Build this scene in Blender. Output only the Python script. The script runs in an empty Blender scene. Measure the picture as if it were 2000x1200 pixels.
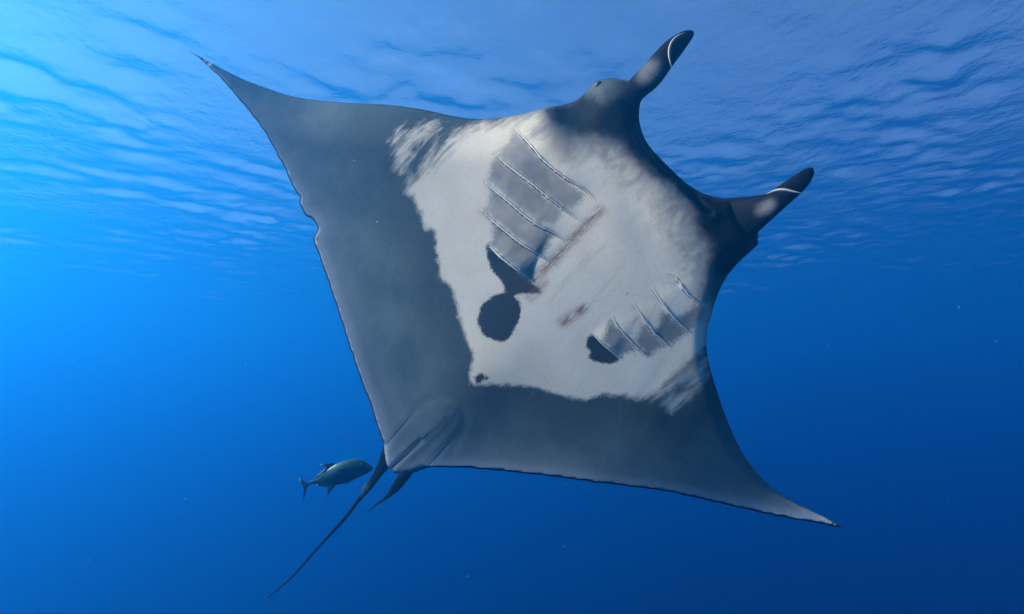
import bpy, bmesh, math, random
import numpy as np
from mathutils import Vector, Matrix
from mathutils.geometry import delaunay_2d_cdt

random.seed(7)
rng = np.random.default_rng(7)
scene = bpy.context.scene

# ------------------------------------------------------------------ camera
FOCAL = 1100.0                      # in units of a 2000 x 1200 frame
PITCH = math.radians(10.0)
CAM = np.array([0.0, 0.0, -6.2])    # metres; the water surface is z = 0
cd = bpy.data.cameras.new("camera")
cd.sensor_width = 36.0
cd.lens = 36.0 * FOCAL / 2000.0
cd.clip_start = 0.05
cd.clip_end = 2000.0
cam = bpy.data.objects.new("camera", cd)
scene.collection.objects.link(cam)
cam.location = CAM
cam.rotation_euler = (math.pi / 2 + PITCH, 0, 0)
scene.camera = cam

# ------------------------------------------------------------------ sky and sun
SUN_EL = math.radians(31.0)
SUN_DIR = np.array([-1.0, 0.02])  # horizontal direction towards the sun
SUN_DIR = SUN_DIR / np.linalg.norm(SUN_DIR)
to_sun = Vector((SUN_DIR[0] * math.cos(SUN_EL), SUN_DIR[1] * math.cos(SUN_EL), math.sin(SUN_EL)))
world = bpy.data.worlds.new("World")
scene.world = world
world.use_nodes = True
wn = world.node_tree
bg = wn.nodes["Background"]
sky = wn.nodes.new("ShaderNodeTexSky")
sky.sky_type = 'NISHITA'
sky.sun_disc = False
sky.dust_density = 0.2
sky.ozone_density = 2.5
sky.sun_elevation = SUN_EL
sky.sun_rotation = math.atan2(SUN_DIR[0], SUN_DIR[1])
wn.links.new(sky.outputs[0], bg.inputs[0])
bg.inputs[1].default_value = 0.068
sl = bpy.data.lights.new("sun", 'SUN')
sl.energy = 5.0
sl.angle = math.radians(4.0)     # the sun, blurred by the moving surface
sl.color = (1.0, 0.92, 0.68)
sun = bpy.data.objects.new("sun", sl)
sun.rotation_euler = to_sun.to_track_quat('Z', 'Y').to_euler()
sun.location = (-60, -30, 60)
scene.collection.objects.link(sun)

scene.view_settings.view_transform = 'Standard'
scene.view_settings.look = 'None'
scene.view_settings.gamma = 1.0
scene.view_settings.exposure = 1.75
scene.cycles.use_denoising = True
scene.cycles.adaptive_threshold = 0.02
scene.cycles.max_bounces = 6
scene.cycles.volume_bounces = 2
scene.cycles.transparent_max_bounces = 12
scene.cycles.sample_clamp_indirect = 2.0
scene.cycles.sample_clamp_direct = 6.0
scene.cycles.blur_glossy = 1.0

# ------------------------------------------------------------------ helpers
def link(o):
    scene.collection.objects.link(o)
    return o

CR = np.array([1.0, 0, 0])
CF = np.array([0.0, math.cos(PITCH), math.sin(PITCH)])
CU = np.array([0.0, -math.sin(PITCH), math.cos(PITCH)])

def rays(P):
    P = np.asarray(P, float)
    x = (P[..., 0] - 1000.0) / FOCAL
    y = (600.0 - P[..., 1]) / FOCAL
    return x[..., None] * CR + y[..., None] * CU + CF

def resample(pts, step=None, n=None):
    pts = np.asarray(pts, float)
    seg = np.linalg.norm(np.diff(pts, axis=0), axis=1)
    s = np.concatenate([[0], np.cumsum(seg)])
    if n is None:
        n = max(2, int(round(s[-1] / step)) + 1)
    t = np.linspace(0, s[-1], n)
    return np.stack([np.interp(t, s, pts[:, k]) for k in range(pts.shape[1])], axis=1)

def smooth_poly(pts, n, it=2):
    """Catmull-Rom through the points, then resample to n."""
    p = np.asarray(pts, float)
    q = np.vstack([2 * p[0] - p[1], p, 2 * p[-1] - p[-2]])
    out = []
    for i in range(1, len(q) - 2):
        for t in np.linspace(0, 1, 8, endpoint=False):
            a, b, c, d = q[i - 1], q[i], q[i + 1], q[i + 2]
            out.append(0.5 * (2 * b + (c - a) * t + (2 * a - 5 * b + 4 * c - d) * t * t
                              + (3 * b - a - 3 * c + d) * t ** 3))
    out.append(p[-1])
    return resample(np.array(out), n=n)

def dist_line(P, L, along=False):
    """Distance from points to a polyline (and the 0-1 position along it, and the signed side)."""
    L = np.asarray(L, float)
    best = np.full(len(P), 1e9); pos = np.zeros(len(P)); side = np.zeros(len(P))
    seg = np.linalg.norm(np.diff(L, axis=0), axis=1)
    tot = seg.sum(); acc = 0.0
    for i in range(len(L) - 1):
        a, b = L[i], L[i + 1]
        ab = b - a
        l2 = max(ab @ ab, 1e-9)
        t = np.clip(((P - a) @ ab) / l2, 0, 1)
        q = P - (a + t[:, None] * ab)
        d = np.hypot(q[:, 0], q[:, 1])
        m = d < best
        best[m] = d[m]
        pos[m] = (acc + t[m] * seg[i]) / tot
        side[m] = np.sign(ab[0] * q[m, 1] - ab[1] * q[m, 0])
        acc += seg[i]
    return (best, pos, side) if along else best

def inside(P, poly):
    poly = np.asarray(poly, float)
    r = np.zeros(len(P), bool)
    j = len(poly) - 1
    for i in range(len(poly)):
        xi, yi = poly[i]; xj, yj = poly[j]
        if yi != yj:
            c = ((yi > P[:, 1]) != (yj > P[:, 1])) & (P[:, 0] < (xj - xi) * (P[:, 1] - yi) / (yj - yi) + xi)
            r ^= c
        j = i
    return r

def sdf(P, poly):
    """Signed distance to a closed polygon, positive inside."""
    poly = np.asarray(poly, float)
    d = dist_line(P, np.vstack([poly, poly[:1]]))
    return np.where(inside(P, poly), d, -d)

def sstep(a, b, x):
    t = np.clip((x - a) / (b - a), 0, 1)
    return t * t * (3 - 2 * t)

class NT:
    """Small helper for node trees."""
    def __init__(self, name):
        self.mat = bpy.data.materials.new(name)
        self.mat.use_nodes = True
        self.t = self.mat.node_tree
        self.t.nodes.clear()
        self.out = self.t.nodes.new("ShaderNodeOutputMaterial")
    def n(self, kind, **kw):
        nd = self.t.nodes.new(kind)
        for k, v in kw.items():
            setattr(nd, k, v)
        return nd
    def l(self, a, b):
        self.t.links.new(a, b)
    def put(self, sock, v):
        if hasattr(v, "links"):
            self.l(v, sock)
        else:
            sock.default_value = v
    def math(self, op, a, b=None, c=None, clamp=False):
        m = self.n("ShaderNodeMath", operation=op, use_clamp=clamp)
        self.put(m.inputs[0], a)
        if b is not None: self.put(m.inputs[1], b)
        if c is not None: self.put(m.inputs[2], c)
        return m.outputs[0]
    def mix(self, f, a, b, blend='MIX'):
        m = self.n("ShaderNodeMix", data_type='RGBA', blend_type=blend)
        self.put(m.inputs[0], f)
        self.put(m.inputs[6], a if hasattr(a, "links") else (*a, 1.0))
        self.put(m.inputs[7], b if hasattr(b, "links") else (*b, 1.0))
        return m.outputs[2]
    def ss(self, x, lo, hi):
        m = self.n("ShaderNodeMapRange", interpolation_type='SMOOTHSTEP')
        self.put(m.inputs[0], x); self.put(m.inputs[1], lo); self.put(m.inputs[2], hi)
        m.inputs[3].default_value = 0.0; m.inputs[4].default_value = 1.0
        return m.outputs[0]
    def attr(self, name):
        a = self.n("ShaderNodeAttribute", attribute_name=name)
        return a.outputs["Fac"]
    def noise(self, scale, detail=4.0, rough=0.55, vec=None, stretch=None, dist=0.0):
        nz = self.n("ShaderNodeTexNoise")
        nz.inputs["Scale"].default_value = scale
        nz.inputs["Detail"].default_value = detail
        nz.inputs["Roughness"].default_value = rough
        nz.inputs["Distortion"].default_value = dist
        if vec is None:
            vec = self.n("ShaderNodeTexCoord").outputs["Object"]
        if stretch is not None:
            mp = self.n("ShaderNodeMapping")
            mp.inputs["Scale"].default_value = stretch
            self.l(vec, mp.inputs["Vector"])
            vec = mp.outputs["Vector"]
        self.l(vec, nz.inputs["Vector"])
        return nz.outputs["Fac"]

def new_obj(name, verts, faces, mat, parent=None, smooth=True, attrs=None, fix=True):
    me = bpy.data.meshes.new(name)
    me.from_pydata([tuple(v) for v in verts], [], [tuple(f) for f in faces])
    if attrs:
        for k, a in attrs.items():
            at = me.attributes.new(k, 'FLOAT', 'POINT')
            at.data.foreach_set("value", np.asarray(a, np.float32))
    if fix:
        bm = bmesh.new(); bm.from_mesh(me)
        bmesh.ops.recalc_face_normals(bm, faces=bm.faces)
        bm.to_mesh(me); bm.free()
    if smooth:
        me.polygons.foreach_set("use_smooth", [True] * len(me.polygons))
    me.materials.append(mat)
    o = bpy.data.objects.new(name, me)
    link(o)
    if parent is not None:
        o.parent = parent
    return o

# ------------------------------------------------------------------ the sea: surface and water
def sea_surface_material():
    m = NT("sea_surface")
    gm = m.n("ShaderNodeNewGeometry")
    chop = m.noise(4.6, 4.0, 0.62, gm.outputs["Position"], (1.0, 0.75, 1.0))
    b2 = m.n("ShaderNodeBump"); b2.inputs["Strength"].default_value = 1.0; b2.inputs["Distance"].default_value = 0.034
    m.l(chop, b2.inputs["Height"])
    g = m.n("ShaderNodeBsdfGlass"); g.inputs["IOR"].default_value = 1.33
    g.inputs["Roughness"].default_value = 0.08
    g.inputs["Color"].default_value = (0.95, 0.98, 1.0, 1)
    m.l(b2.outputs[0], g.inputs["Normal"])
    t = m.n("ShaderNodeBsdfTransparent")
    mx = m.n("ShaderNodeMixShader")
    # seen steeply the surface lets light straight through, seen at a slant it mirrors the water below
    dp = m.n("ShaderNodeVectorMath", operation='DOT_PRODUCT')
    half = m.n("ShaderNodeVectorMath", operation='MULTIPLY_ADD')      # mean of the wave's tilt and the calm level
    sgn = m.n("ShaderNodeVectorMath", operation='SCALE')
    sz = m.n("ShaderNodeSeparateXYZ"); m.l(b2.outputs[0], sz.inputs[0])
    m.l(b2.outputs[0], sgn.inputs[0]); m.l(m.math('SIGN', sz.outputs["Z"]), sgn.inputs["Scale"])
    m.l(sgn.outputs[0], half.inputs[0]); half.inputs[1].default_value = (1.0, 1.0, 1.0); half.inputs[2].default_value = (0, 0, 0.0)
    m.l(half.outputs[0], dp.inputs[0]); m.l(gm.outputs["Incoming"], dp.inputs[1])
    ca = m.math('ABSOLUTE', dp.outputs["Value"])
    m.l(m.math('SUBTRACT', 1.0, m.math('MULTIPLY', m.ss(ca, 0.25, 0.55), 0.85)), mx.inputs[0])
    m.l(t.outputs[0], mx.inputs[1]); m.l(g.outputs[0], mx.inputs[2])
    m.l(mx.outputs[0], m.out.inputs["Surface"])
    return m.mat

def build_surface():
    nx, ny = 900, 640
    cx = np.sinh(np.linspace(-1, 1, nx) * 4.4) / np.sinh(4.4) * 240.0     # fine near the camera, coarse far off
    cy = np.sinh(np.linspace(-1, 1, ny) * 4.4) / np.sinh(4.4) * 240.0 + 16.0
    X, Y = np.meshgrid(cx, cy)
    Z = np.zeros_like(X)
    cell = np.maximum(np.gradient(cx)[None, :], np.gradient(cy)[:, None])
    wr = np.random.default_rng(11)
    for k in range(80):
        lam = 0.22 * (9.0 ** (k / 79.0)) * wr.uniform(0.9, 1.1)
        th = 2.2 + wr.normal() * 0.75
        kx, ky = math.cos(th) * 2 * math.pi / lam, math.sin(th) * 2 * math.pi / lam
        amp = 0.019 * lam / (2 * math.pi) * (1.0 + 0.5 * math.exp(-(math.log(lam / 1.2)) ** 2))
        Z += amp * np.sin(kx * X + ky * Y + wr.uniform(0, 6.28) + 0.8 * np.sin(0.31 * X + 0.22 * Y + k)) * np.exp(-(2.8 * cell / lam) ** 2)
    gust = np.zeros_like(X)                                   # calm and ruffled patches
    for k in range(9):
        lg = wr.uniform(3.0, 11.0); tg_ = wr.uniform(0, 6.28)
        gust += np.sin((math.cos(tg_) * X + 1.3 * math.sin(tg_) * Y) * 2 * math.pi / lg + wr.uniform(0, 6.28))
    Z *= np.clip(0.82 + 0.24 * gust, 0.28, 1.5)
    for k in range(14):                                       # low swell
        lam = wr.uniform(2.2, 9.0); th = 2.2 + wr.normal() * 0.6
        Z += 0.010 * lam / (2 * math.pi) * np.sin((math.cos(th) * X + math.sin(th) * Y) * 2 * math.pi / lam + wr.uniform(0, 6.28))
    V = np.stack([X.ravel(), Y.ravel(), Z.ravel()], 1)
    q = (np.arange(ny - 1)[:, None] * nx + np.arange(nx - 1)[None, :]).ravel()
    F = np.stack([q, q + 1, q + nx + 1, q + nx], 1).tolist()
    o = new_obj("water_surface", V, F, sea_surface_material(), fix=False)
    o["kind"] = "structure"
    return float(Z.max())

zmax = build_surface()

# scattering and absorption of clear blue sea water, per metre (red, green, blue)
SEA_SCATTER = np.array([0.0009, 0.0240, 0.0530])
SEA_ABSORB = np.array([0.0720, 0.0470, 0.0115])
SEA_DENSITY = float((SEA_SCATTER + SEA_ABSORB).max())
def build_haze():
    m = NT("sea_water_volume")
    v = m.n("ShaderNodeVolumePrincipled")
    sc = SEA_SCATTER / SEA_DENSITY
    ab = np.clip(1.0 - (SEA_ABSORB / SEA_DENSITY) / (1.0 - sc), 0, 1) ** 2
    v.inputs["Color"].default_value = (*sc, 1)
    v.inputs["Absorption Color"].default_value = (*ab, 1)
    v.inputs["Density"].default_value = SEA_DENSITY
    v.inputs["Anisotropy"].default_value = 0.70
    m.l(v.outputs[0], m.out.inputs["Volume"])
    x0, x1, y0, y1, z0, z1 = -300, 300, -290, 310, -160, zmax + 0.3
    V = [(x, y, z) for z in (z0, z1) for y in (y0, y1) for x in (x0, x1)]
    F = [(0, 1, 3, 2), (4, 5, 7, 6), (0, 1, 5, 4), (2, 3, 7, 6), (0, 2, 6, 4), (1, 3, 7, 5)]
    o = new_obj("haze", V, F, m.mat, smooth=False)
    o["kind"] = "stuff"
    o["label"] = "blue sea water haze filling the whole scene"
    o["category"] = "sea water"
build_haze()

# ------------------------------------------------------------------ the manta ray
DEPTH = 3.6
NRM_C = np.array([-0.50, -0.08, 1.0]); NRM_C /= np.linalg.norm(NRM_C)
NRM = NRM_C[0] * CR + NRM_C[1] * CU - NRM_C[2] * CF          # belly normal in the world
CEN = CAM + DEPTH * rays(np.array([1000.0, 600.0]))

def on_body(P, h=0.0):
    """Point of the belly seen at P, h metres proud of the body's middle plane."""
    r = rays(P)
    k = (NRM @ (CEN - CAM) + h) / (r @ NRM)
    return CAM + r * k[..., None]

_a = on_body(np.array([765.0, 912.0])); _b = on_body(np.array([1330.0, 335.0]))
AX = (_b - _a) / np.linalg.norm(_b - _a)
AC = np.cross(NRM, AX)
MW = Matrix(((AX[0], AC[0], NRM[0], CEN[0]), (AX[1], AC[1], NRM[1], CEN[1]),
             (AX[2], AC[2], NRM[2], CEN[2]), (0, 0, 0, 1)))
MANTA_SIZE = 0.78                    # modelled 5 m across, placed as an animal of about 4 m
MANTA_AT = CAM + MANTA_SIZE * DEPTH * rays(np.array([1000.0, 600.0]))
def to_local(W):
    d = np.asarray(W) - CEN
    return np.stack([d @ AX, d @ AC, d @ NRM], axis=-1)

LEAD_L = [(366, 98), (392, 112), (423, 129), (450, 143), (477, 156), (503, 166), (527, 175), (573, 189), (632, 197.5), (694, 202),
          (757, 205), (819, 213), (882, 226.5), (927, 233), (975, 230.5), (1019, 223), (1067, 211), (1103, 204.5)]
EYE_L = [(1103, 204.5), (1120, 199), (1134, 190), (1147, 177), (1158, 164), (1168, 157), (1180, 154), (1198, 153), (1215, 155), (1233, 158)]
FRONT = [(1233, 158), (1246, 172), (1252, 193), (1248, 206), (1247, 222), (1249, 238), (1253, 255), (1262, 276), (1274, 293), (1290, 310), (1317, 337),
         (1343, 360), (1367, 375), (1385, 382), (1403, 386), (1430, 392), (1458, 412)]
EYE_R = [(1458, 412), (1474, 436), (1481, 456), (1480, 470), (1475, 483), (1455, 501), (1436, 520), (1421, 538)]
LEAD_R = [(1421, 538), (1407, 563), (1396, 592), (1388, 620), (1381, 646), (1380, 682), (1387, 719), (1400, 763), (1416, 810), (1438, 862),
          (1464, 906), (1500, 946), (1541, 975.5), (1588, 999.5), (1621, 1016), (1645, 1031)]
TRAIL_R = [(1645, 1031), (1621, 1027), (1585, 1019.5), (1530, 1010), (1475, 999), (1420, 986.5), (1365, 974), (1310, 961), (1255, 953.5), (1200, 947),
           (1120, 936.5), (1040, 926), (958, 918.5), (914, 914), (866, 913), (841, 913), (828, 916)]
PELVIC = [(828, 916), (815, 921), (806, 924), (790, 926), (774, 925), (767, 921), (764, 915), (760, 915), (755, 908), (752, 893), (750, 877), (749, 868)]
TRAIL_L = [(749, 868), (742, 847), (733, 822), (725, 793), (717, 774), (707, 750), (690, 702), (672, 642), (657, 596), (643, 557),
           (636.5, 536.5), (628, 515), (621.5, 493), (616, 477), (611, 467), (613, 462), (618, 456.5), (620, 450), (619, 441.5), (615, 433), (608, 427),
           (598, 423), (593, 415), (585, 398), (584.5, 392), (587, 387), (580, 380), (571, 362), (557, 331), (547, 312), (536, 293), (523, 268), (511, 249.5),
           (494, 227), (481, 210), (459, 185), (436, 158), (411, 133), (386, 112), (366, 98)]

def jitter_edge(pts, amp):
    p = resample(pts, 5.0)
    t = np.gradient(p, axis=0); t /= np.linalg.norm(t, axis=1)[:, None] + 1e-9
    nz = rng.normal(size=len(p)); nz = np.convolve(nz, [0.25, 0.5, 0.25], 'same')
    nz[:3] = 0; nz[-3:] = 0
    return p + amp * nz[:, None] * np.stack([-t[:, 1], t[:, 0]], 1)

pieces = [smooth_poly(LEAD_L, 160), smooth_poly(EYE_L, 40), smooth_poly(FRONT, 80), smooth_poly(EYE_R, 30),
          smooth_poly(LEAD_R, 120), jitter_edge(TRAIL_R, 0.8), smooth_poly(PELVIC, 40), jitter_edge(TRAIL_L, 0.9)]
outline = np.vstack([p[:-1] for p in pieces])
lead_l, eye_l, front, eye_r, lead_r, trail_r, pelvic, trail_l = pieces

# --- pigment patterns on the belly, as outlines on the skin
WHITE = [[(1063, 214), (1012, 228), (985, 240), (935, 247), (893, 258), (872, 286), (847, 305), (828, 323), (821, 338), (804, 352), (793, 374), (810, 389), (821, 422),
          (832, 448), (843, 444), (850, 451), (852, 492), (858, 517), (858, 543), (880, 558), (887, 580), (893, 600), (900, 630), (911, 661), (924, 687),
          (923, 712), (918, 733), (921, 751), (965, 751), (1016, 752), (1044, 755), (1073, 766), (1107, 775), (1141, 780), (1177, 772), (1220, 772), (1262, 780),
          (1282, 775), (1311, 752), (1333, 729), (1362, 695), (1379, 664), (1392, 640), (1400, 606), (1372, 580), (1376, 540), (1388, 505), (1390, 478), (1373, 455),
          (1359, 422), (1336, 388), (1314, 362), (1291, 342), (1270, 338), (1257, 330), (1247, 320), (1230, 300), (1207, 281), (1187, 273), (1160, 268),
          (1138, 278), (1110, 300), (1086, 282), (1070, 255)],
         [(776, 290), (800, 262), (838, 248), (850, 243), (822, 275), (800, 300), (786, 335), (778, 330), (774, 305)],
         [(762, 275), (778, 258), (790, 255), (772, 280)],
         [(1330, 765), (1362, 722), (1378, 700), (1372, 730), (1345, 765), (1310, 800)]]
HEAD_DARK = [(1075, 215), (1105, 205), (1140, 190), (1180, 195), (1240, 160), (1256, 200), (1250, 250), (1275, 292), (1330, 345), (1380, 380), (1430, 385), (1480, 400),
             (1485, 460), (1440, 515), (1410, 550), (1395, 520), (1392, 480), (1372, 450), (1350, 405), (1310, 360), (1270, 335), (1240, 310), (1205, 275), (1165, 262), (1120, 262), (1085, 245)]
GILL_GREY = [[(1003, 254), (990, 279), (968, 306), (966, 300), (1000, 332), (1050, 370), (1100, 408), (1135, 395), (1143, 379), (1105, 352), (1070, 322), (1040, 290), (1015, 262)],
             [(968, 302), (950, 354), (1000, 398), (1050, 436), (1085, 436), (1100, 410), (1060, 378), (1010, 338)],
             [(948, 354), (957, 380), (953, 400), (944, 410), (1000, 462), (1060, 500), (1084, 458), (1030, 424), (985, 386)],
             [(944, 405), (938, 412), (960, 432), (962, 466), (956, 482), (1000, 522), (1037, 549), (1044, 515), (1056, 496), (1000, 460)],
             [(1193, 618), (1206, 640), (1245, 683), (1243, 692), (1220, 692), (1208, 696), (1176, 668), (1186, 640)],
             [(1257, 627), (1302, 676), (1265, 696), (1237, 667), (1247, 648)],
             [(1296, 604), (1345, 650), (1308, 678), (1279, 650)],
             [(1361, 592), (1382, 607), (1347, 648), (1321, 624), (1340, 612)]]
DARK = [[(954, 474), (957, 486), (1000, 522), (1037, 550), (1061, 571), (1045, 573), (1024, 575), (1006, 578), (1015, 590), (1019, 610), (1008, 635), (1000, 655), (990, 667), (975, 669),
         (955, 661), (941, 652), (933, 635), (934, 612), (943, 592), (965, 577), (987, 573), (978, 548), (960, 527), (951, 502), (950, 480)],
        [(1154, 651), (1178, 674), (1209, 698), (1220, 697), (1205, 706), (1190, 712), (1166, 706), (1149, 700), (1152, 687), (1143, 681), (1148, 663)],
        [(927, 738), (932, 731), (941, 729), (947, 736), (953, 734), (956, 741), (949, 743), (943, 741), (938, 749), (929, 748)],
        [(1223, 574), (1226, 571), (1227, 575), (1224, 577)]]
GILLS_L = [[(1004, 248), (1020, 266), (1040, 288), (1060, 312), (1085, 333), (1110, 352), (1135, 365), (1150, 378), (1162, 392)],
           [(964, 297), (985, 318), (1010, 338), (1040, 360), (1070, 385), (1100, 408), (1125, 425), (1138, 433)],
           [(946, 354), (965, 372), (990, 392), (1020, 418), (1050, 440), (1080, 455), (1112, 475)],
           [(940, 409), (960, 430), (990, 455), (1020, 478), (1050, 496), (1072, 508), (1088, 519)],
           [(957, 482), (975, 501), (1000, 521), (1020, 536), (1036, 547), (1040, 545)]]
GILLS_R = [[(1305, 530), (1322, 545), (1339, 571), (1362, 590), (1383, 607)],
           [(1271, 559), (1291, 590), (1316, 622), (1346, 650)],
           [(1234, 590), (1257, 624), (1277, 650), (1305, 676)],
           [(1194, 616), (1206, 639), (1234, 670), (1265, 697)],
           [(1153, 649), (1180, 675), (1198, 690), (1212, 698)]]
SCAR = [([(1040, 545), (1075, 515), (1105, 482), (1140, 445), (1172, 412)], 11, 1.0),
        ([(1036, 580), (1062, 552)], 10, 0.8), ([(1070, 595), (1100, 560), (1180, 480)], 4, 0.22),
        ([(1100, 630), (1118, 618), (1140, 603)], 10, 1.1), ([(1090, 560), (1150, 500)], 4, 0.18), ([(1150, 600), (1215, 520)], 3, 0.22)]
GROOVES = [([(880, 800), (850, 832), (825, 858), (797, 884), (766, 913)], 3.0, 0.007), ([(815, 800), (790, 826), (770, 848), (750, 872)], 3.0, 0.002),
           ([(892, 848), (872, 868), (850, 893), (833, 912)], 3.5, 0.002),
           ([(1252, 262), (1262, 283), (1290, 318), (1325, 352), (1355, 383), (1375, 408), (1388, 416)], 3.5, 0.030)]

A0 = np.array([765.0, 912.0]); A1 = np.array([1330.0, 335.0])
ADIR = (A1 - A0) / np.linalg.norm(A1 - A0)
ANRM = np.array([-ADIR[1], ADIR[0]])            # towards the lower right wing
WING_L = 870.0; WING_R = 740.0

def belly_height(P):
    """Metres the belly skin stands proud of the body's middle plane."""
    rel = P - A0
    a = rel @ ADIR
    b = rel @ ANRM
    w = np.where(b < 0, -b / WING_L, b / WING_R)
    body = sstep(-60, 330, a) * (1 - 0.55 * sstep(640, 900, a))
    h = 0.10 * np.exp(-(b / np.where(b < 0, 240.0, 380.0)) ** 2) * body
    h += 0.035 * np.exp(-(b / 70.0) ** 2) * sstep(-30, 120, a) * (1 - sstep(150, 420, a))
    # the wings bend: the near one lifts at its tip, the far one folds back and its tip curls round
    h += np.where(b < 0, -0.06 * sstep(0.2, 0.6, w) + 0.26 * w ** 2, -0.17 * sstep(0.34, 1.0, w) + 0.04 * sstep(0.75, 1.05, w))
    # rounded leading edges
    for line, wd, rad in ((lead_l, 95, 0.15), (eye_l, 50, 0.11), (front, 40, 0.07), (eye_r, 44, 0.09), (lead_r, 30, 0.03), (pelvic, 14, 0.02)):
        d, pos, _ = dist_line(P, line, True)
        scale = np.ones(len(P))
        if line is lead_l: scale = 0.25 + 0.75 * sstep(0.0, 0.4, pos)
        if line is lead_r: scale = 1 - 0.8 * sstep(0.45, 1.0, pos)
        wd_ = wd * scale
        q = np.clip(1 - d / wd_, 0, 1)
        h -= rad * scale * q ** 2.2
    # gill flaps: each overlaps the one behind it
    for gs, sgn in ((GILLS_L, 1), (GILLS_R, 1)):
        for k, g in enumerate(gs):
            L = smooth_poly(g, 24)
            d, pos, side = dist_line(P, L, True)
            fw = (P - (L[0] + (L[-1] - L[0]) * pos[:, None])) @ ADIR
            endt = sstep(0, 0.35, pos) * (1 - sstep(0.6, 1.0, pos))
            big = 1.7 if k == 4 else 1.0
            hh = (0.024 if gs is GILLS_L else 0.006) * big
            h += np.where(side * (1 if np.cross(np.append(L[-1] - L[0], 0), np.append(ADIR, 0))[2] > 0 else -1) > 0,
                          hh * np.exp(-(d / 34.0)) * endt, -0.45 * hh * np.exp(-(d / 9.0)) * endt)
    for g, wd, dp in GROOVES:
        d, pos, _ = dist_line(P, smooth_poly(g, 30), True)
        sg = np.where(pos < 0.5, -0.8, 1.0) if (wd == 3.0 and dp > 0.005) else 1.0
        h -= sg * dp * np.exp(-(d / wd) ** 2) * sstep(0, 0.1, pos)
        h += 0.4 * dp * np.exp(-((d - 3 * wd) / (2 * wd)) ** 2)
    # shallow ring fold round the pelvic fins
    arc = smooth_poly([(812, 800), (835, 783), (868, 775), (895, 785), (908, 812), (903, 845), (888, 868)], 40)
    h -= 0.004 * np.exp(-(dist_line(P, arc) / 9.0) ** 2)
    # soft muscle folds of the throat and the fin root
    h += 0.006 * np.sin(a / 23.0 + 1.3 * np.sin(b / 60.0)) * sstep(520, 700, a) * np.exp(-(b / 150.0) ** 2)
    fold = np.sin(b / 11.0 + 2.0 * np.sin(a / 70.0))
    h += 0.0015 * fold * np.exp(-(((P[:, 0] - 1330) / 70) ** 2 + ((P[:, 1] - 770) / 70) ** 2))
    return h

def thickness(P):
    rel = P - A0
    a = rel @ ADIR; b = rel @ ANRM
    body = sstep(-40, 380, a) * (1 - 0.35 * sstep(680, 900, a))
    t = 0.05 + 0.50 * np.exp(-(b / 250.0) ** 2) * body
    de = dist_line(P, np.vstack([outline, outline[:1]]))
    dt = np.minimum(dist_line(P, trail_l), dist_line(P, trail_r))
    rim = (1 - np.exp(-de / 70.0)) * (1 - np.exp(-dt / 160.0) * 0.7)
    return t * rim + 0.004

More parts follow.
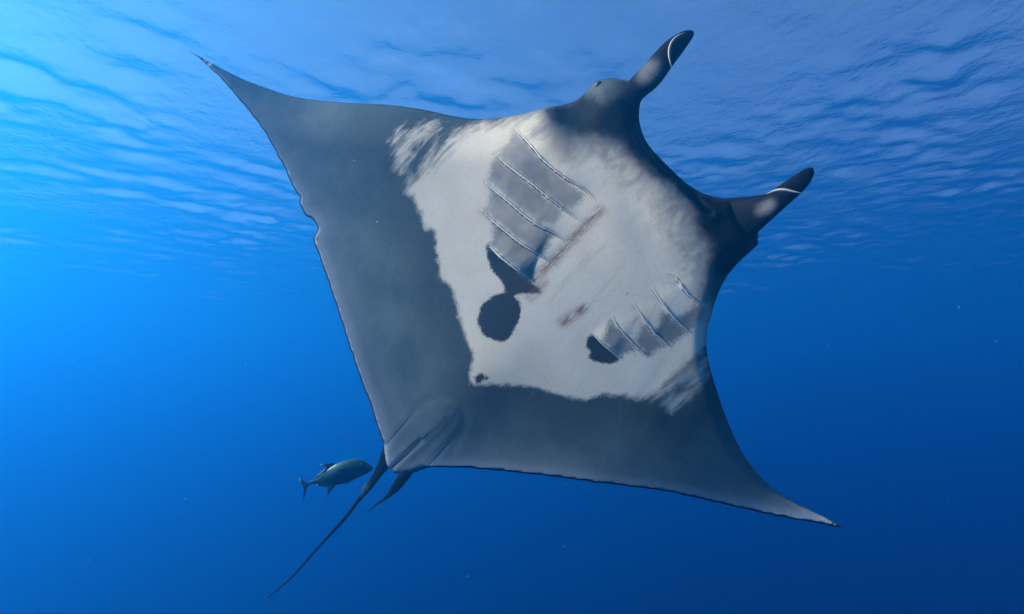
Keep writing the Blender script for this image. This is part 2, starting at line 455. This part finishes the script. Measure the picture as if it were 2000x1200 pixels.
def build_manta():
    bp = outline
    nb = len(bp)
    step = 5.0
    gx, gy = np.meshgrid(np.arange(360, 1650, step), np.arange(90, 1040, step * 0.866))
    gx = gx + (np.arange(gx.shape[0]) % 2)[:, None] * step / 2
    G = np.stack([gx.ravel(), gy.ravel()], 1)
    G += rng.uniform(-0.5, 0.5, G.shape)
    s = sdf(G, bp[::2])
    G = G[s > 3.2]
    pts = np.vstack([bp, G])
    vin = [Vector((p[0], p[1])) for p in pts]
    ein = [(i, (i + 1) % nb) for i in range(nb)]
    vo, eo, fo, ov, oe, of = delaunay_2d_cdt(vin, ein, [], 1, 1e-4)
    P = np.array([(v.x, v.y) for v in vo])
    N = len(P)
    H = belly_height(P)
    Vv = to_local(on_body(P, H))
    T = thickness(P)
    onb = np.zeros(N, bool)
    for k, src in enumerate(ov):
        if any(i < nb for i in src): onb[k] = True
    verts = list(Vv)
    dmap = np.arange(N)
    nd = 0
    for i in range(N):
        if not onb[i]:
            dmap[i] = N + nd; nd += 1
    idx = np.where(~onb)[0]
    Vd = Vv[idx].copy(); Vd[:, 2] -= T[idx]
    verts = np.vstack([Vv, Vd])
    faces = [tuple(f) for f in fo] + [tuple(int(dmap[i]) for i in reversed(f)) for f in fo]
    PP = np.vstack([P, P[idx]])
    at = {}
    at["sdw"] = np.max([sdf(PP, w) for w in WHITE], axis=0)
    soft = np.full(len(PP), 6.0)
    for cx, cy, r, v in ((1110, 285, 70, 34), (1230, 320, 60, 18), (1320, 370, 60, 14), (1380, 470, 60, 22), (1380, 570, 55, 26), (840, 285, 90, 20), (1340, 745, 80, 24), (1000, 240, 50, 14)):
        soft += v * np.exp(-(((PP[:, 0] - cx) ** 2 + (PP[:, 1] - cy) ** 2) / r ** 2))
    at["softw"] = soft
    st = np.zeros(len(PP))
    for cx, cy, r, v in ((830, 285, 85, 1.0), (1330, 760, 75, 1.0), (930, 270, 70, 0.6), (1380, 680, 60, 0.7), (1000, 235, 50, 0.5)):
        st = np.maximum(st, v * np.exp(-(((PP[:, 0] - cx) ** 2 + (PP[:, 1] - cy) ** 2) / r ** 2)))
    at["streak"] = st
    at["gill"] = np.max([sdf(PP, g) for g in GILL_GREY], axis=0)
    at["dark"] = np.max([sdf(PP, g) for g in DARK], axis=0)
    at["headd"] = sdf(PP, HEAD_DARK)
    at["trail"] = np.minimum(np.minimum(dist_line(PP, trail_l), dist_line(PP, trail_r)), dist_line(PP, pelvic) + 2)
    sc = np.zeros(len(PP))
    for l, wd, v in SCAR:
        sc = np.maximum(sc, v * np.exp(-(dist_line(PP, smooth_poly(l, 20)) / wd) ** 2))
    at["scar"] = sc
    ds = np.zeros(len(PP)); ds[N:] = 1.0
    le = np.minimum(dist_line(PP, lead_l), np.minimum(dist_line(PP, eye_l), dist_line(PP, lead_r)))
    ds *= sstep(4, 40, le)  # dark back colour held off the leading edges, painting in their lit rim
    at["dors"] = ds
    at["pale"] = np.zeros(len(PP))
    dl = np.hypot(PP[:, 0] - 366, PP[:, 1] - 98); dr = np.hypot(PP[:, 0] - 1645, PP[:, 1] - 1031)
    at["band"] = (0.02 + 0.98 * sstep(120, 420, dl)) * (1.0 + 0.9 * (1 - sstep(40, 300, dr)))
    return verts, faces, at

def loft(A, B, depth, ratio, n, rings=14, pale=None, tmin=0.0, back=0.0):
    """A closed, flattened limb between two edge curves of the photographed shape; depth = height over the body plane."""
    A = smooth_poly(A, n); B = smooth_poly(B, n)
    h = np.interp(np.linspace(0, 1, n), np.linspace(0, 1, len(depth)), depth)
    LA = to_local(on_body(A, h)); LB = to_local(on_body(B, h))
    C = (LA + LB) / 2; Hf = (LA - LB) / 2
    tg = np.gradient(C, axis=0)
    th = np.cross(tg, Hf); th /= np.linalg.norm(th, axis=1)[:, None] + 1e-9
    hw = np.linalg.norm(Hf, axis=1)
    V = []; Pp = []
    for i in range(n):
        for k in range(rings):
            a = 2 * math.pi * k / rings
            V.append(C[i] + math.cos(a) * Hf[i] + math.sin(a) * th[i] * max(hw[i] * ratio, tmin))
            Pp.append((A[i] + B[i]) / 2 + math.cos(a) * (A[i] - B[i]) / 2)
    F = []
    for i in range(n - 1):
        for k in range(rings):
            k2 = (k + 1) % rings
            F.append((i * rings + k, i * rings + k2, (i + 1) * rings + k2, (i + 1) * rings + k))
    F.append(tuple(range(rings))); F.append(tuple((n - 1) * rings + k for k in range(rings)))
    return np.array(V), F, np.array(Pp)

def tube(L3, rad, rings=8):
    """A round limb or ridge along 3D points with a radius for each."""
    L3 = np.asarray(L3); n = len(L3)
    tg = np.gradient(L3, axis=0); tg /= np.linalg.norm(tg, axis=1)[:, None] + 1e-9
    up = np.array([0.0, 0.0, 1.0])
    V = []; F = []
    for i in range(n):
        u = np.cross(tg[i], up); u /= np.linalg.norm(u) + 1e-9
        v = np.cross(u, tg[i])
        for k in range(rings):
            a = 2 * math.pi * k / rings
            V.append(L3[i] + rad[i] * (math.cos(a) * u + math.sin(a) * v))
    for i in range(n - 1):
        for k in range(rings):
            k2 = (k + 1) % rings
            F.append((i * rings + k, i * rings + k2, (i + 1) * rings + k2, (i + 1) * rings + k))
    F.append(tuple(range(rings))); F.append(tuple((n - 1) * rings + k for k in range(rings)))
    return np.array(V), F

CEPH_L_A = [(1180, 236), (1187, 217), (1200, 193), (1216, 173), (1233, 153), (1257, 128), (1280, 102), (1300, 82), (1320, 68), (1337, 60), (1350, 59)]
CEPH_L_B = [(1246, 262), (1247, 232), (1251, 200), (1265, 185), (1281, 172), (1298, 152), (1312, 131), (1331, 106), (1346, 84), (1355, 70), (1355, 62)]
CEPH_R_A = [(1362, 402), (1395, 391), (1440, 386), (1469, 384), (1498, 378), (1523, 362), (1552, 342), (1572, 330), (1582, 327), (1588, 328)]
CEPH_R_B = [(1372, 470), (1402, 494), (1440, 487), (1466, 466), (1490, 445), (1512, 425), (1537, 402), (1566, 376), (1583, 356), (1591, 337)]
RIM_L = [(1338, 64), (1328, 68), (1317, 76), (1309, 90), (1307, 107), (1309, 122), (1312, 133)]
RIM_R = [(1496, 380), (1508, 374.5), (1520, 371.5), (1533, 371.5), (1548, 374.5), (1566, 377)]

def manta_material():
    m = NT("manta_skin")
    co = m.n("ShaderNodeTexCoord").outputs["Object"]
    rag = m.noise(16.0, 6.0, 0.68, co)
    rag2 = m.noise(70.0, 3.0, 0.6, co)
    stre = m.noise(9.0, 5.0, 0.55, co, (0.6, 2.7, 1.5), 0.4)
    fine = m.noise(150.0, 2.0, 0.6, co)
    blot = m.noise(3.2, 4.0, 0.55, co)
    hair = m.noise(20.0, 3.0, 0.6, co, (0.7, 14.0, 3.0))
    c = lambda x: m.math('SUBTRACT', x, 0.5)
    # distances are in units of the traced outline, about 3.3 mm
    sd = m.attr("sdw")
    e = m.math('ADD', sd, m.math('MULTIPLY', c(rag), 22.0))
    e = m.math('ADD', e, m.math('MULTIPLY', c(rag2), 9.0))
    e = m.math('ADD', e, m.math('MULTIPLY', m.math('MULTIPLY', c(stre), 110.0), m.attr("streak")))
    so = m.attr("softw")
    white = m.ss(e, m.math('MULTIPLY', so, -1.0), so)
    # wing grey
    grey = m.mix(m.ss(blot, 0.35, 0.7), (0.084, 0.108, 0.096), (0.128, 0.156, 0.138))
    grey = m.mix(m.math('MULTIPLY', m.ss(rag2, 0.55, 0.75), 0.25), grey, (0.17, 0.17, 0.175))
    grey = m.mix(m.math('MULTIPLY', m.ss(sd, -140.0, -6.0), 0.78), grey, (0.040, 0.048, 0.045))
    tr = m.attr("trail")
    trn = m.math('ADD', tr, m.math('MULTIPLY', c(hair), 16.0))
    band = m.math('MULTIPLY', m.math('ADD', m.math('MULTIPLY', m.ss(trn, 80.0, 0.0), 0.22), m.math('MULTIPLY', m.ss(trn, 30.0, 2.0), 0.36)), m.attr("band"))
    grey = m.mix(band, grey, (0.40, 0.38, 0.36))
    cream = m.mix(m.ss(blot, 0.3, 0.75), (0.69, 0.545, 0.375), (0.77, 0.625, 0.45))
    cream = m.mix(m.math('MULTIPLY', m.ss(stre, 0.5, 0.8), 0.15), cream, (0.52, 0.49, 0.45))
    cream = m.mix(m.math('MULTIPLY', m.ss(hair, 0.62, 0.8), 0.10), cream, (0.45, 0.40, 0.36))
    col = m.mix(white, grey, cream)
    # grey of the gill flaps, speckled towards its edge
    ge = m.math('ADD', m.attr("gill"), m.math('MULTIPLY', c(rag), 20.0))
    ge = m.math('ADD', ge, m.math('MULTIPLY', c(rag2), 20.0))
    ge = m.math('ADD', ge, m.math('MULTIPLY', c(fine), 10.0))
    gm = m.math('MULTIPLY', m.ss(ge, -8.0, 10.0), m.math('ADD', 0.62, m.math('MULTIPLY', m.ss(blot, 0.35, 0.65), 0.30)))
    col = m.mix(gm, col, (0.135, 0.13, 0.125))
    mott = m.noise(34.0, 5.0, 0.7, co)
    col = m.mix(m.math('MULTIPLY', m.ss(mott, 0.5, 0.72), 0.11), col, (0.24, 0.23, 0.22))
    col = m.mix(m.math('MULTIPLY', m.math('MULTIPLY', m.ss(mott, 0.5, 0.28), 0.20), m.math('SUBTRACT', 1.0, white)), col, (0.05, 0.055, 0.055))
    vo = m.n("ShaderNodeTexVoronoi"); vo.inputs["Scale"].default_value = 7.0; m.l(co, vo.inputs["Vector"])
    col = m.mix(m.math('MULTIPLY', m.ss(vo.outputs["Distance"], 0.035, 0.015), 0.5), col, (0.45, 0.43, 0.40))
    scr = m.math('MULTIPLY', m.ss(m.noise(5.0, 2.0, 0.5, co, (1.0, 30.0, 3.0), 0.1), 0.70, 0.78), m.ss(blot, 0.5, 0.65))
    col = m.mix(m.math('MULTIPLY', scr, 0.25), col, (0.35, 0.34, 0.32))
    de = m.math('ADD', m.attr("dark"), m.math('MULTIPLY', c(rag), 14.0))
    de = m.math('ADD', de, m.math('MULTIPLY', c(rag2), 9.0))
    col = m.mix(m.ss(de, -3.5, 3.5), col, (0.034, 0.035, 0.035))
    # scratches of dull red
    sc = m.math('MULTIPLY', m.attr("scar"), m.ss(m.noise(22.0, 4.0, 0.7, co, (0.6, 9.0, 2.0), 0.15), 0.40, 0.52))
    col = m.mix(m.math('MULTIPLY', sc, 0.85, clamp=True), col, (0.19, 0.085, 0.05))
    # dark head
    he = m.math('ADD', m.attr("headd"), m.math('MULTIPLY', c(rag), 40.0))
    he = m.math('ADD', he, m.math('MULTIPLY', c(blot), 40.0))
    hd = m.ss(he, -16.0, 16.0)
    smoke = m.math('MULTIPLY', m.ss(m.math('ADD', he, m.math('MULTIPLY', c(m.noise(5.5, 4.0, 0.6, co, (1.0, 1.6, 1.0), 0.8)), 150.0)), -95.0, 10.0), 0.72)
    col = m.mix(smoke, col, (0.085, 0.085, 0.09))
    col = m.mix(hd, col, (0.006, 0.008, 0.009))
    col = m.mix(m.math('MULTIPLY', m.attr("pale"), m.ss(rag2, -0.1, 0.6)), col, (0.27, 0.24, 0.21))
    rim = m.ss(tr, 3.4, 2.2)
    col = m.mix(rim, col, (0.012, 0.014, 0.016))
    back = m.mix(m.ss(blot, 0.4, 0.7), (0.007, 0.010, 0.011), (0.016, 0.021, 0.021))
    col = m.mix(m.attr("dors"), col, back)
    spk = m.math('ADD', 0.80, m.math('MULTIPLY', fine, 0.40))
    hsv = m.n("ShaderNodeHueSaturation"); m.l(spk, hsv.inputs["Value"]); m.l(col, hsv.inputs["Color"])
    p = m.n("ShaderNodeBsdfPrincipled")
    m.l(hsv.outputs[0], p.inputs["Base Color"])
    p.inputs["Roughness"].default_value = 0.6
    p.inputs["Specular IOR Level"].default_value = 0.035
    b = m.n("ShaderNodeBump"); b.inputs["Strength"].default_value = 0.2; b.inputs["Distance"].default_value = 0.004
    m.l(m.math('ADD', m.math('MULTIPLY', fine, 0.6), m.math('ADD', m.math('ADD', rag2, mott), m.math('MULTIPLY', hair, 0.8))), b.inputs["Height"])
    m.l(b.outputs[0], p.inputs["Normal"])
    m.l(p.outputs[0], m.out.inputs["Surface"])
    return m.mat

skin = manta_material()
mv, mf, ma = build_manta()
ALLV = [mv]; ALLF = list(mf); ALLA = {k: [v] for k, v in ma.items()}; off = len(mv)
def add_piece(V, F, **vals):
    global off
    ALLV.append(V)
    ALLF.extend(tuple(i + off for i in f) for f in F)
    base = dict(sdw=-200, softw=5, streak=0, gill=-200, dark=-200, headd=200, trail=300, scar=0, dors=0, pale=0, band=0)
    base.update(vals)
    for k in ALLA:
        v = base[k]
        ALLA[k].append(np.full(len(V), float(v)) if np.isscalar(v) else np.asarray(v, float))
    off += len(V)

def spot(P, c, ax, rx, ry):
    ax = np.array(ax) / np.linalg.norm(ax)
    q = P - np.array(c)
    return np.exp(-((q @ ax / rx) ** 2 + (q @ np.array([-ax[1], ax[0]]) / ry) ** 2) ** 2)

# cephalic fins
V, F, Pq = loft(CEPH_L_A, CEPH_L_B, [-0.10, 0.02, 0.08, 0.11, 0.13], 0.42, 40, 20)
add_piece(V, F, pale=0.9 * spot(Pq, (1272, 142), (22, -26), 27, 19))
V, F, Pq = loft(CEPH_R_A, CEPH_R_B, [-0.20, -0.05, 0.05, 0.10, 0.12], 0.40, 40, 20)
add_piece(V, F, pale=0.8 * spot(Pq, (1502, 406), (26, -20), 20, 13))
# the pale rolled rim of each cephalic fin
for rim_, hh in ((RIM_L, 0.135), (RIM_R, 0.14)):
    L = smooth_poly(rim_, 22)
    h = np.full(22, hh)
    L3 = to_local(on_body(L, h + 0.012))
    t = np.linspace(0, 1, 22)
    V, F = tube(L3, 0.0008 + 0.0066 * np.sin(np.pi * t) ** 1.4, 8)
    add_piece(V, F, headd=-200, sdw=200)
# trailing lobes of the pelvic fins, and the tail
V, F, Pq = loft([(752, 862), (749, 871), (743, 891), (736, 908), (729, 924), (718, 940), (709, 951), (706.5, 961), (705.5, 976)],
                [(768, 905), (764, 908), (758, 916), (749, 926), (742, 934), (730, 950), (718, 964), (712, 970), (707, 977)], [-0.03, -0.05, -0.06, -0.07], 0.35, 30, 12)
add_piece(V, F, headd=-200, dors=1 - 0.6 * spot(Pq, (710, 958), (1, -1), 18, 10))
V, F, Pq = loft([(790, 905), (778, 927), (767, 944), (756, 963), (747.5, 974), (733.5, 985), (715, 1001)],
                [(815, 905), (806, 925), (795, 940), (781, 956.5), (763, 970.5), (747.5, 980), (716, 1002)], [0.0, -0.03, -0.05, -0.06], 0.35, 30, 12)
add_piece(V, F, headd=-200, dors=1.0)
TL = smooth_poly([(772, 895), (757, 908), (730, 942), (705, 971), (672, 1014), (628, 1062), (573, 1124), (524, 1167)], 60)
th_ = np.linspace(-0.09, -0.10, 60)
V, F = tube(to_local(on_body(TL, th_)), np.linspace(0.021, 0.0062, 60), 10)
add_piece(V, F, headd=200, dors=1.0)

manta = new_obj("manta_ray", np.vstack(ALLV), ALLF, skin, attrs={k: np.concatenate(v) for k, v in ALLA.items()})
manta.matrix_world = Matrix.Translation(MANTA_AT) @ MW.to_3x3().to_4x4() @ Matrix.Scale(MANTA_SIZE, 4)
manta["label"] = "giant manta ray showing its pale belly, wings spread, swimming below the surface"
manta["category"] = "manta ray"
# gill slits: the pale lip on the edge of every flap
def lip_material():
    m = NT("gill_lip_skin")
    nz = m.noise(60.0, 3.0)
    col = m.mix(m.ss(nz, 0.35, 0.7), (0.78, 0.72, 0.63), (0.62, 0.57, 0.50))
    p = m.n("ShaderNodeBsdfPrincipled"); m.l(col, p.inputs["Base Color"])
    p.inputs["Roughness"].default_value = 0.6; p.inputs["Specular IOR Level"].default_value = 0.12
    m.l(p.outputs[0], m.out.inputs["Surface"])
    return m.mat
lipm = lip_material()
def slit_material():
    m = NT("gill_opening")
    nz = m.noise(80.0, 3.0)
    p = m.n("ShaderNodeBsdfPrincipled")
    m.l(m.mix(nz, (0.022, 0.022, 0.024), (0.05, 0.047, 0.046)), p.inputs["Base Color"])
    p.inputs["Roughness"].default_value = 0.7; p.inputs["Specular IOR Level"].default_value = 0.1
    m.l(p.outputs[0], m.out.inputs["Surface"])
    return m.mat
slitm = slit_material()
for gs in (GILLS_L, GILLS_R):
    for k, g in enumerate(gs):
        n = 30
        L = smooth_poly(g, n)
        h = belly_height(L + 2.5 * ADIR)
        t = np.linspace(0, 1, n)
        r = 0.0008 + (0.0042 if gs is GILLS_L else 0.0036) * np.sin(np.pi * np.clip(t * 1.05, 0, 1)) ** 0.6 * (1 - 0.45 * t if gs is GILLS_L else 0.5 + 0.5 * t)
        Ls = L - (2.6 if gs is GILLS_L else 2.2) * ADIR
        hs = np.minimum(belly_height(Ls - 1.5 * ADIR), h)
        wd = 0.0006 + (0.0042 if gs is GILLS_L else 0.0026) * np.sin(np.pi * np.clip(t, 0, 1)) ** 0.8 * (1 - 0.5 * t if gs is GILLS_L else 0.4 + 0.6 * t)
        V, F = tube(to_local(on_body(Ls, hs - 0.0006)), wd, 8)
        slit = new_obj("gill_slit", V, F, slitm, manta)
        V, F = tube(to_local(on_body(L, h + 0.0052)), r * (1.05 if gs is GILLS_L else 0.85), 8)
        new_obj("lip", V, F, lipm, slit)

# creases of the pelvic fins and the vent between them
for nm, pl, r0 in (("pelvic_crease", [(800, 813), (788, 828), (770, 849), (752, 870)], 0.0022), ("pelvic_crease", [(884, 857), (868, 873), (850, 894), (834, 912)], 0.0022),
                   ("vent", [(842, 838), (822, 860), (797, 885), (780, 900), (766, 912)], 0.0052)):
    L = smooth_poly(pl, 24); t = np.linspace(0, 1, 24)
    rr = 0.0006 + r0 * (t ** 0.7 if nm == "vent" else np.sin(np.pi * t) ** 0.6)
    V, F = tube(to_local(on_body(L, belly_height(L) + 0.0002)), rr, 8)
    new_obj(nm, V, F, slitm, manta)

# eyes of the manta
def eye_material(name, base):
    m = NT(name)
    nz = m.noise(90.0, 3.0)
    col = m.mix(m.ss(nz, 0.3, 0.7), base, tuple(min(1, c * 2.2) for c in base))
    p = m.n("ShaderNodeBsdfPrincipled"); m.l(col, p.inputs["Base Color"])
    p.inputs["Roughness"].default_value = 0.5
    m.l(p.outputs[0], m.out.inputs["Surface"])
    return m.mat
eyem = eye_material("manta_eye", (0.006, 0.009, 0.011))
def eyeball(name, centre, radius, mat, parent, squash=(1, 1, 1), attrs=None):
    bm = bmesh.new()
    bmesh.ops.create_uvsphere(bm, u_segments=20, v_segments=12, radius=radius)
    for v in bm.verts:
        v.co = Vector((v.co.x * squash[0], v.co.y * squash[1], v.co.z * squash[2])) + Vector(centre)
    me = bpy.data.meshes.new(name); bm.to_mesh(me); bm.free()
    me.polygons.foreach_set("use_smooth", [True] * len(me.polygons))
    me.materials.append(mat)
    o = link(bpy.data.objects.new(name, me)); o.parent = parent
    return o
for pix in ((1169, 166), (1473, 476)):
    p = np.array([pix], float)
    c = to_local(on_body(p, belly_height(p) - 0.012))[0]
    eyeball("eye", c, 0.018, eyem, manta, (1.3, 1, 1))

# ------------------------------------------------------------------ the jack
FISH_D = 3.9
def fpt(x, y):
    """Tracing unit of the fish to metres in its own side plane (x forward, z up)."""
    return ((x - 680) / 7.143 * FISH_D / FOCAL, -(y - 470) / 7.143 * FISH_D / FOCAL)
def fish_material():
    m = NT("jack_skin")
    tc = m.n("ShaderNodeTexCoord").outputs["Object"]
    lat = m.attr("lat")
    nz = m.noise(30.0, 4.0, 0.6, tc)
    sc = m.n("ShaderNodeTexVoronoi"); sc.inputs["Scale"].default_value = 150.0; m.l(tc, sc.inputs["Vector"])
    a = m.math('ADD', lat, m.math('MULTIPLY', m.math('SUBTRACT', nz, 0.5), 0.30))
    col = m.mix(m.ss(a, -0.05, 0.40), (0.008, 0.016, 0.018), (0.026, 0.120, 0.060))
    col = m.mix(m.math('MULTIPLY', m.ss(sc.outputs["Distance"], 0.25, 0.6), 0.2), col, (0.05, 0.09, 0.07))
    col = m.mix(m.attr("fin"), col, (0.018, 0.03, 0.05))
    p = m.n("ShaderNodeBsdfPrincipled"); m.l(col, p.inputs["Base Color"])
    p.inputs["Roughness"].default_value = 0.38
    p.inputs["Metallic"].default_value = 0.15
    b = m.n("ShaderNodeBump"); b.inputs["Strength"].default_value = 0.3; b.inputs["Distance"].default_value = 0.002
    m.l(sc.outputs["Distance"], b.inputs["Height"]); m.l(b.outputs[0], p.inputs["Normal"])
    m.l(p.outputs[0], m.out.inputs["Surface"])
    return m.mat
fishm = fish_material()
TOP = [(1192, 402), (1175, 378), (1150, 357), (1110, 328), (1070, 300), (1030, 280), (965, 268), (900, 272), (830, 284), (750, 306), (650, 347), (560, 402), (480, 462), (400, 530), (340, 572), (292, 602)]
BOT = [(1190, 410), (1175, 430), (1140, 453), (1095, 480), (1050, 503), (1000, 525), (940, 549), (880, 575), (820, 596), (760, 612), (700, 625), (640, 641), (570, 645), (480, 634), (400, 626), (340, 628), (300, 642)]
nf = 48; rg = 24
T_ = smooth_poly(TOP, nf); B_ = smooth_poly(BOT, nf)
Vf = []; Ff = []; lat = []
for i in range(nf):
    t = i / (nf - 1)
    tx, tz = fpt(*T_[i]); bx, bz = fpt(*B_[i])
    cx, cz = (tx + bx) / 2, (tz + bz) / 2
    hx, hz = (tx - bx) / 2, (tz - bz) / 2
    hl = math.hypot(hx, hz)
    w = hl * (0.62 * (1 - t) + 0.36 * t) if t < 0.9 else hl * 0.40
    for k in range(rg):
        a = 2 * math.pi * k / rg
        ca = math.cos(a)
        sa = math.copysign(abs(math.sin(a)) ** 1.15, math.sin(a))
        bend = -0.055 * max(0, t - 0.35) ** 2 * 4            # tail swings a little to the far side
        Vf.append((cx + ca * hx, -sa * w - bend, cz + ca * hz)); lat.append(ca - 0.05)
for i in range(nf - 1):
    for k in range(rg):
        k2 = (k + 1) % rg
        Ff.append((i * rg + k, i * rg + k2, (i + 1) * rg + k2, (i + 1) * rg + k))
Ff.append(tuple(range(rg))); Ff.append(tuple((nf - 1) * rg + k for k in range(rg)))
finv = [0.0] * len(Vf)
def ybend(x):
    t = min(max((0.33 - x) / 0.66 * 1.0, 0), 1)
    return 0.055 * max(0, t - 0.35) ** 2 * 4
def fin(poly, thick=0.004, y=0.0, lean=0.0, dark=1.0):
    """A thin fin with real thickness, tapering to its rim, growing out of the body."""
    global Vf, Ff
    P = smooth_poly(list(poly) + [poly[0]], 40)[:-1]
    c = P.mean(0)
    o = len(Vf)
    base = np.array(poly[0])
    def put(q, th):
        x, z = fpt(*q)
        d = np.linalg.norm(np.array(q) - base) / 7.143 * FISH_D / FOCAL
        Vf.append((x, ybend(x) + y + th + lean * d, z)); lat.append(0.0); finv.append(dark)
    for q in P: put(q, 0.0)
    for s in (-1, 1):
        for q in P: put(c + (q - c) * 0.6, s * thick)
        put(c, s * thick * 1.3)
    n = len(P)
    for si, s in enumerate((-1, 1)):
        b = o + n + si * (n + 1)
        for k in range(n):
            k2 = (k + 1) % n
            Ff.append((o + k, o + k2, b + k2, b + k)); Ff.append((b + k, b + k2, b + n))
fin([(662, 358), (655, 338), (640, 324), (550, 327), (500, 336), (450, 352), (500, 362), (545, 378), (545, 392), (535, 405), (560, 412), (640, 372)], 0.003)
fin([(640, 365), (570, 388), (530, 402), (470, 455), (405, 522), (430, 525), (500, 465), (580, 410)], 0.003)
fin([(690, 612), (690, 630), (655, 668), (620, 710), (590, 750), (558, 798), (566, 750), (580, 700), (575, 650), (600, 630), (650, 620)], 0.003)
fin([(620, 630), (560, 652), (480, 640), (420, 632), (430, 618), (520, 622)], 0.002)
fin([(320, 602), (290, 598), (240, 570), (200, 545), (164, 534), (175, 555), (195, 585), (222, 630), (238, 660), (246, 690), (248, 740), (243, 800), (238, 864), (255, 815), (275, 740), (292, 665), (320, 632)], 0.004, dark=0.55)
fin([(930, 560), (860, 588), (800, 600), (812, 608), (870, 596), (935, 566)], 0.003, y=-0.01)
from mathutils.bvhtree import BVHTree
bvh = BVHTree.FromPolygons([Vector(v) for v in Vf[:nf * rg]], Ff[:(nf - 1) * rg])
def skin_y(x, y, side):
    px, pz = fpt(x, y)
    return bvh.ray_cast(Vector((px, side * 0.5, pz)), Vector((0, -side, 0)))[0].y
for sd_ in (-1, 1):
    py = skin_y(885, 435, sd_)
    fin([(905, 430), (870, 400), (820, 385), (740, 392), (690, 410), (770, 425), (820, 450), (870, 470), (900, 462)], 0.002, y=py - ybend(fpt(885, 435)[0]), lean=sd_ * 0.28, dark=0.9)
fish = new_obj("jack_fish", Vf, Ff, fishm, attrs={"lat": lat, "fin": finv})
fish.location = CAM + FISH_D * rays(np.array([560 + 680 / 7.143, 860 + 470 / 7.143]))
fish.rotation_euler = (math.radians(2), 0, math.radians(8))
fish["label"] = "small green jack fish swimming beside the manta ray's tail"
fish["category"] = "fish"
fe = eye_material("fish_eye", (0.002, 0.003, 0.004))
ex, ez = fpt(1052, 345)
for sd_ in (-1, 1):
    eyeball("eye", (ex, skin_y(1052, 345, sd_) + sd_ * 0.001, ez), 0.0135, fe, fish, (1, 0.5, 1))
# scutes: the bright keeled plates along the side
def scute_material():
    m = NT("scute")
    nz = m.noise(200.0, 2.0)
    p = m.n("ShaderNodeBsdfPrincipled")
    m.l(m.mix(nz, (0.16, 0.26, 0.22), (0.28, 0.38, 0.34)), p.inputs["Base Color"])
    p.inputs["Roughness"].default_value = 0.25; p.inputs["Metallic"].default_value = 0.3
    m.l(p.outputs[0], m.out.inputs["Surface"])
    return m.mat
scm = scute_material()
SC = smooth_poly([(660, 400), (600, 430), (540, 467), (470, 505), (420, 532), (370, 560), (320, 597)], 26)
for s in (-1, 1):
    bm = bmesh.new()
    for i, q in enumerate(SC):
        x, z = fpt(*q)
        hit = bvh.ray_cast(Vector((x, s * 0.5, z)), Vector((0, -s, 0)))
        if hit[0] is None: continue
        r = 0.0035
        mt = Matrix.Translation(hit[0]) @ Matrix.Diagonal((1.5 * r, 0.5 * r, r, 1))
        bmesh.ops.create_icosphere(bm, subdivisions=1, radius=1.0, matrix=mt)
    me = bpy.data.meshes.new("scutes"); bm.to_mesh(me); bm.free(); me.materials.append(scm)
    o = link(bpy.data.objects.new("scutes", me)); o.parent = fish; o["kind"] = "stuff"

# ------------------------------------------------------------------ drifting specks in the water
def build_specks():
    m = NT("plankton")
    nz = m.noise(4.0, 2.0)
    p = m.n("ShaderNodeBsdfPrincipled")
    m.l(m.mix(nz, (0.45, 0.47, 0.45), (0.7, 0.7, 0.66)), p.inputs["Base Color"])
    p.inputs["Roughness"].default_value = 0.8
    m.l(p.outputs[0], m.out.inputs["Surface"])
    bm = bmesh.new()
    for _ in range(220):
        d = random.uniform(1.2, 9.0)
        c = np.array([random.uniform(-1.4, 1.4) * d, d, CAM[2] + random.uniform(-0.8, 0.6) * d])
        if c[2] > -0.5: continue
        r = random.uniform(0.0006, 0.0014) * (0.6 + 0.25 * d) * (2.0 if random.random() < 0.06 else 1.0)
        mt = Matrix.Translation(Vector(c)) @ Matrix.Rotation(random.uniform(0, 6), 4, 'Y') @ Matrix.Diagonal((r * random.uniform(0.7, 1.8), r, r, 1))
        bmesh.ops.create_icosphere(bm, subdivisions=1, radius=1.0, matrix=mt)
    me = bpy.data.meshes.new("plankton_specks"); bm.to_mesh(me); bm.free()
    me.materials.append(m.mat)
    o = link(bpy.data.objects.new("plankton_specks", me))
    o["kind"] = "stuff"; o["label"] = "tiny pale specks drifting in the blue water"; o["category"] = "plankton"
build_specks()
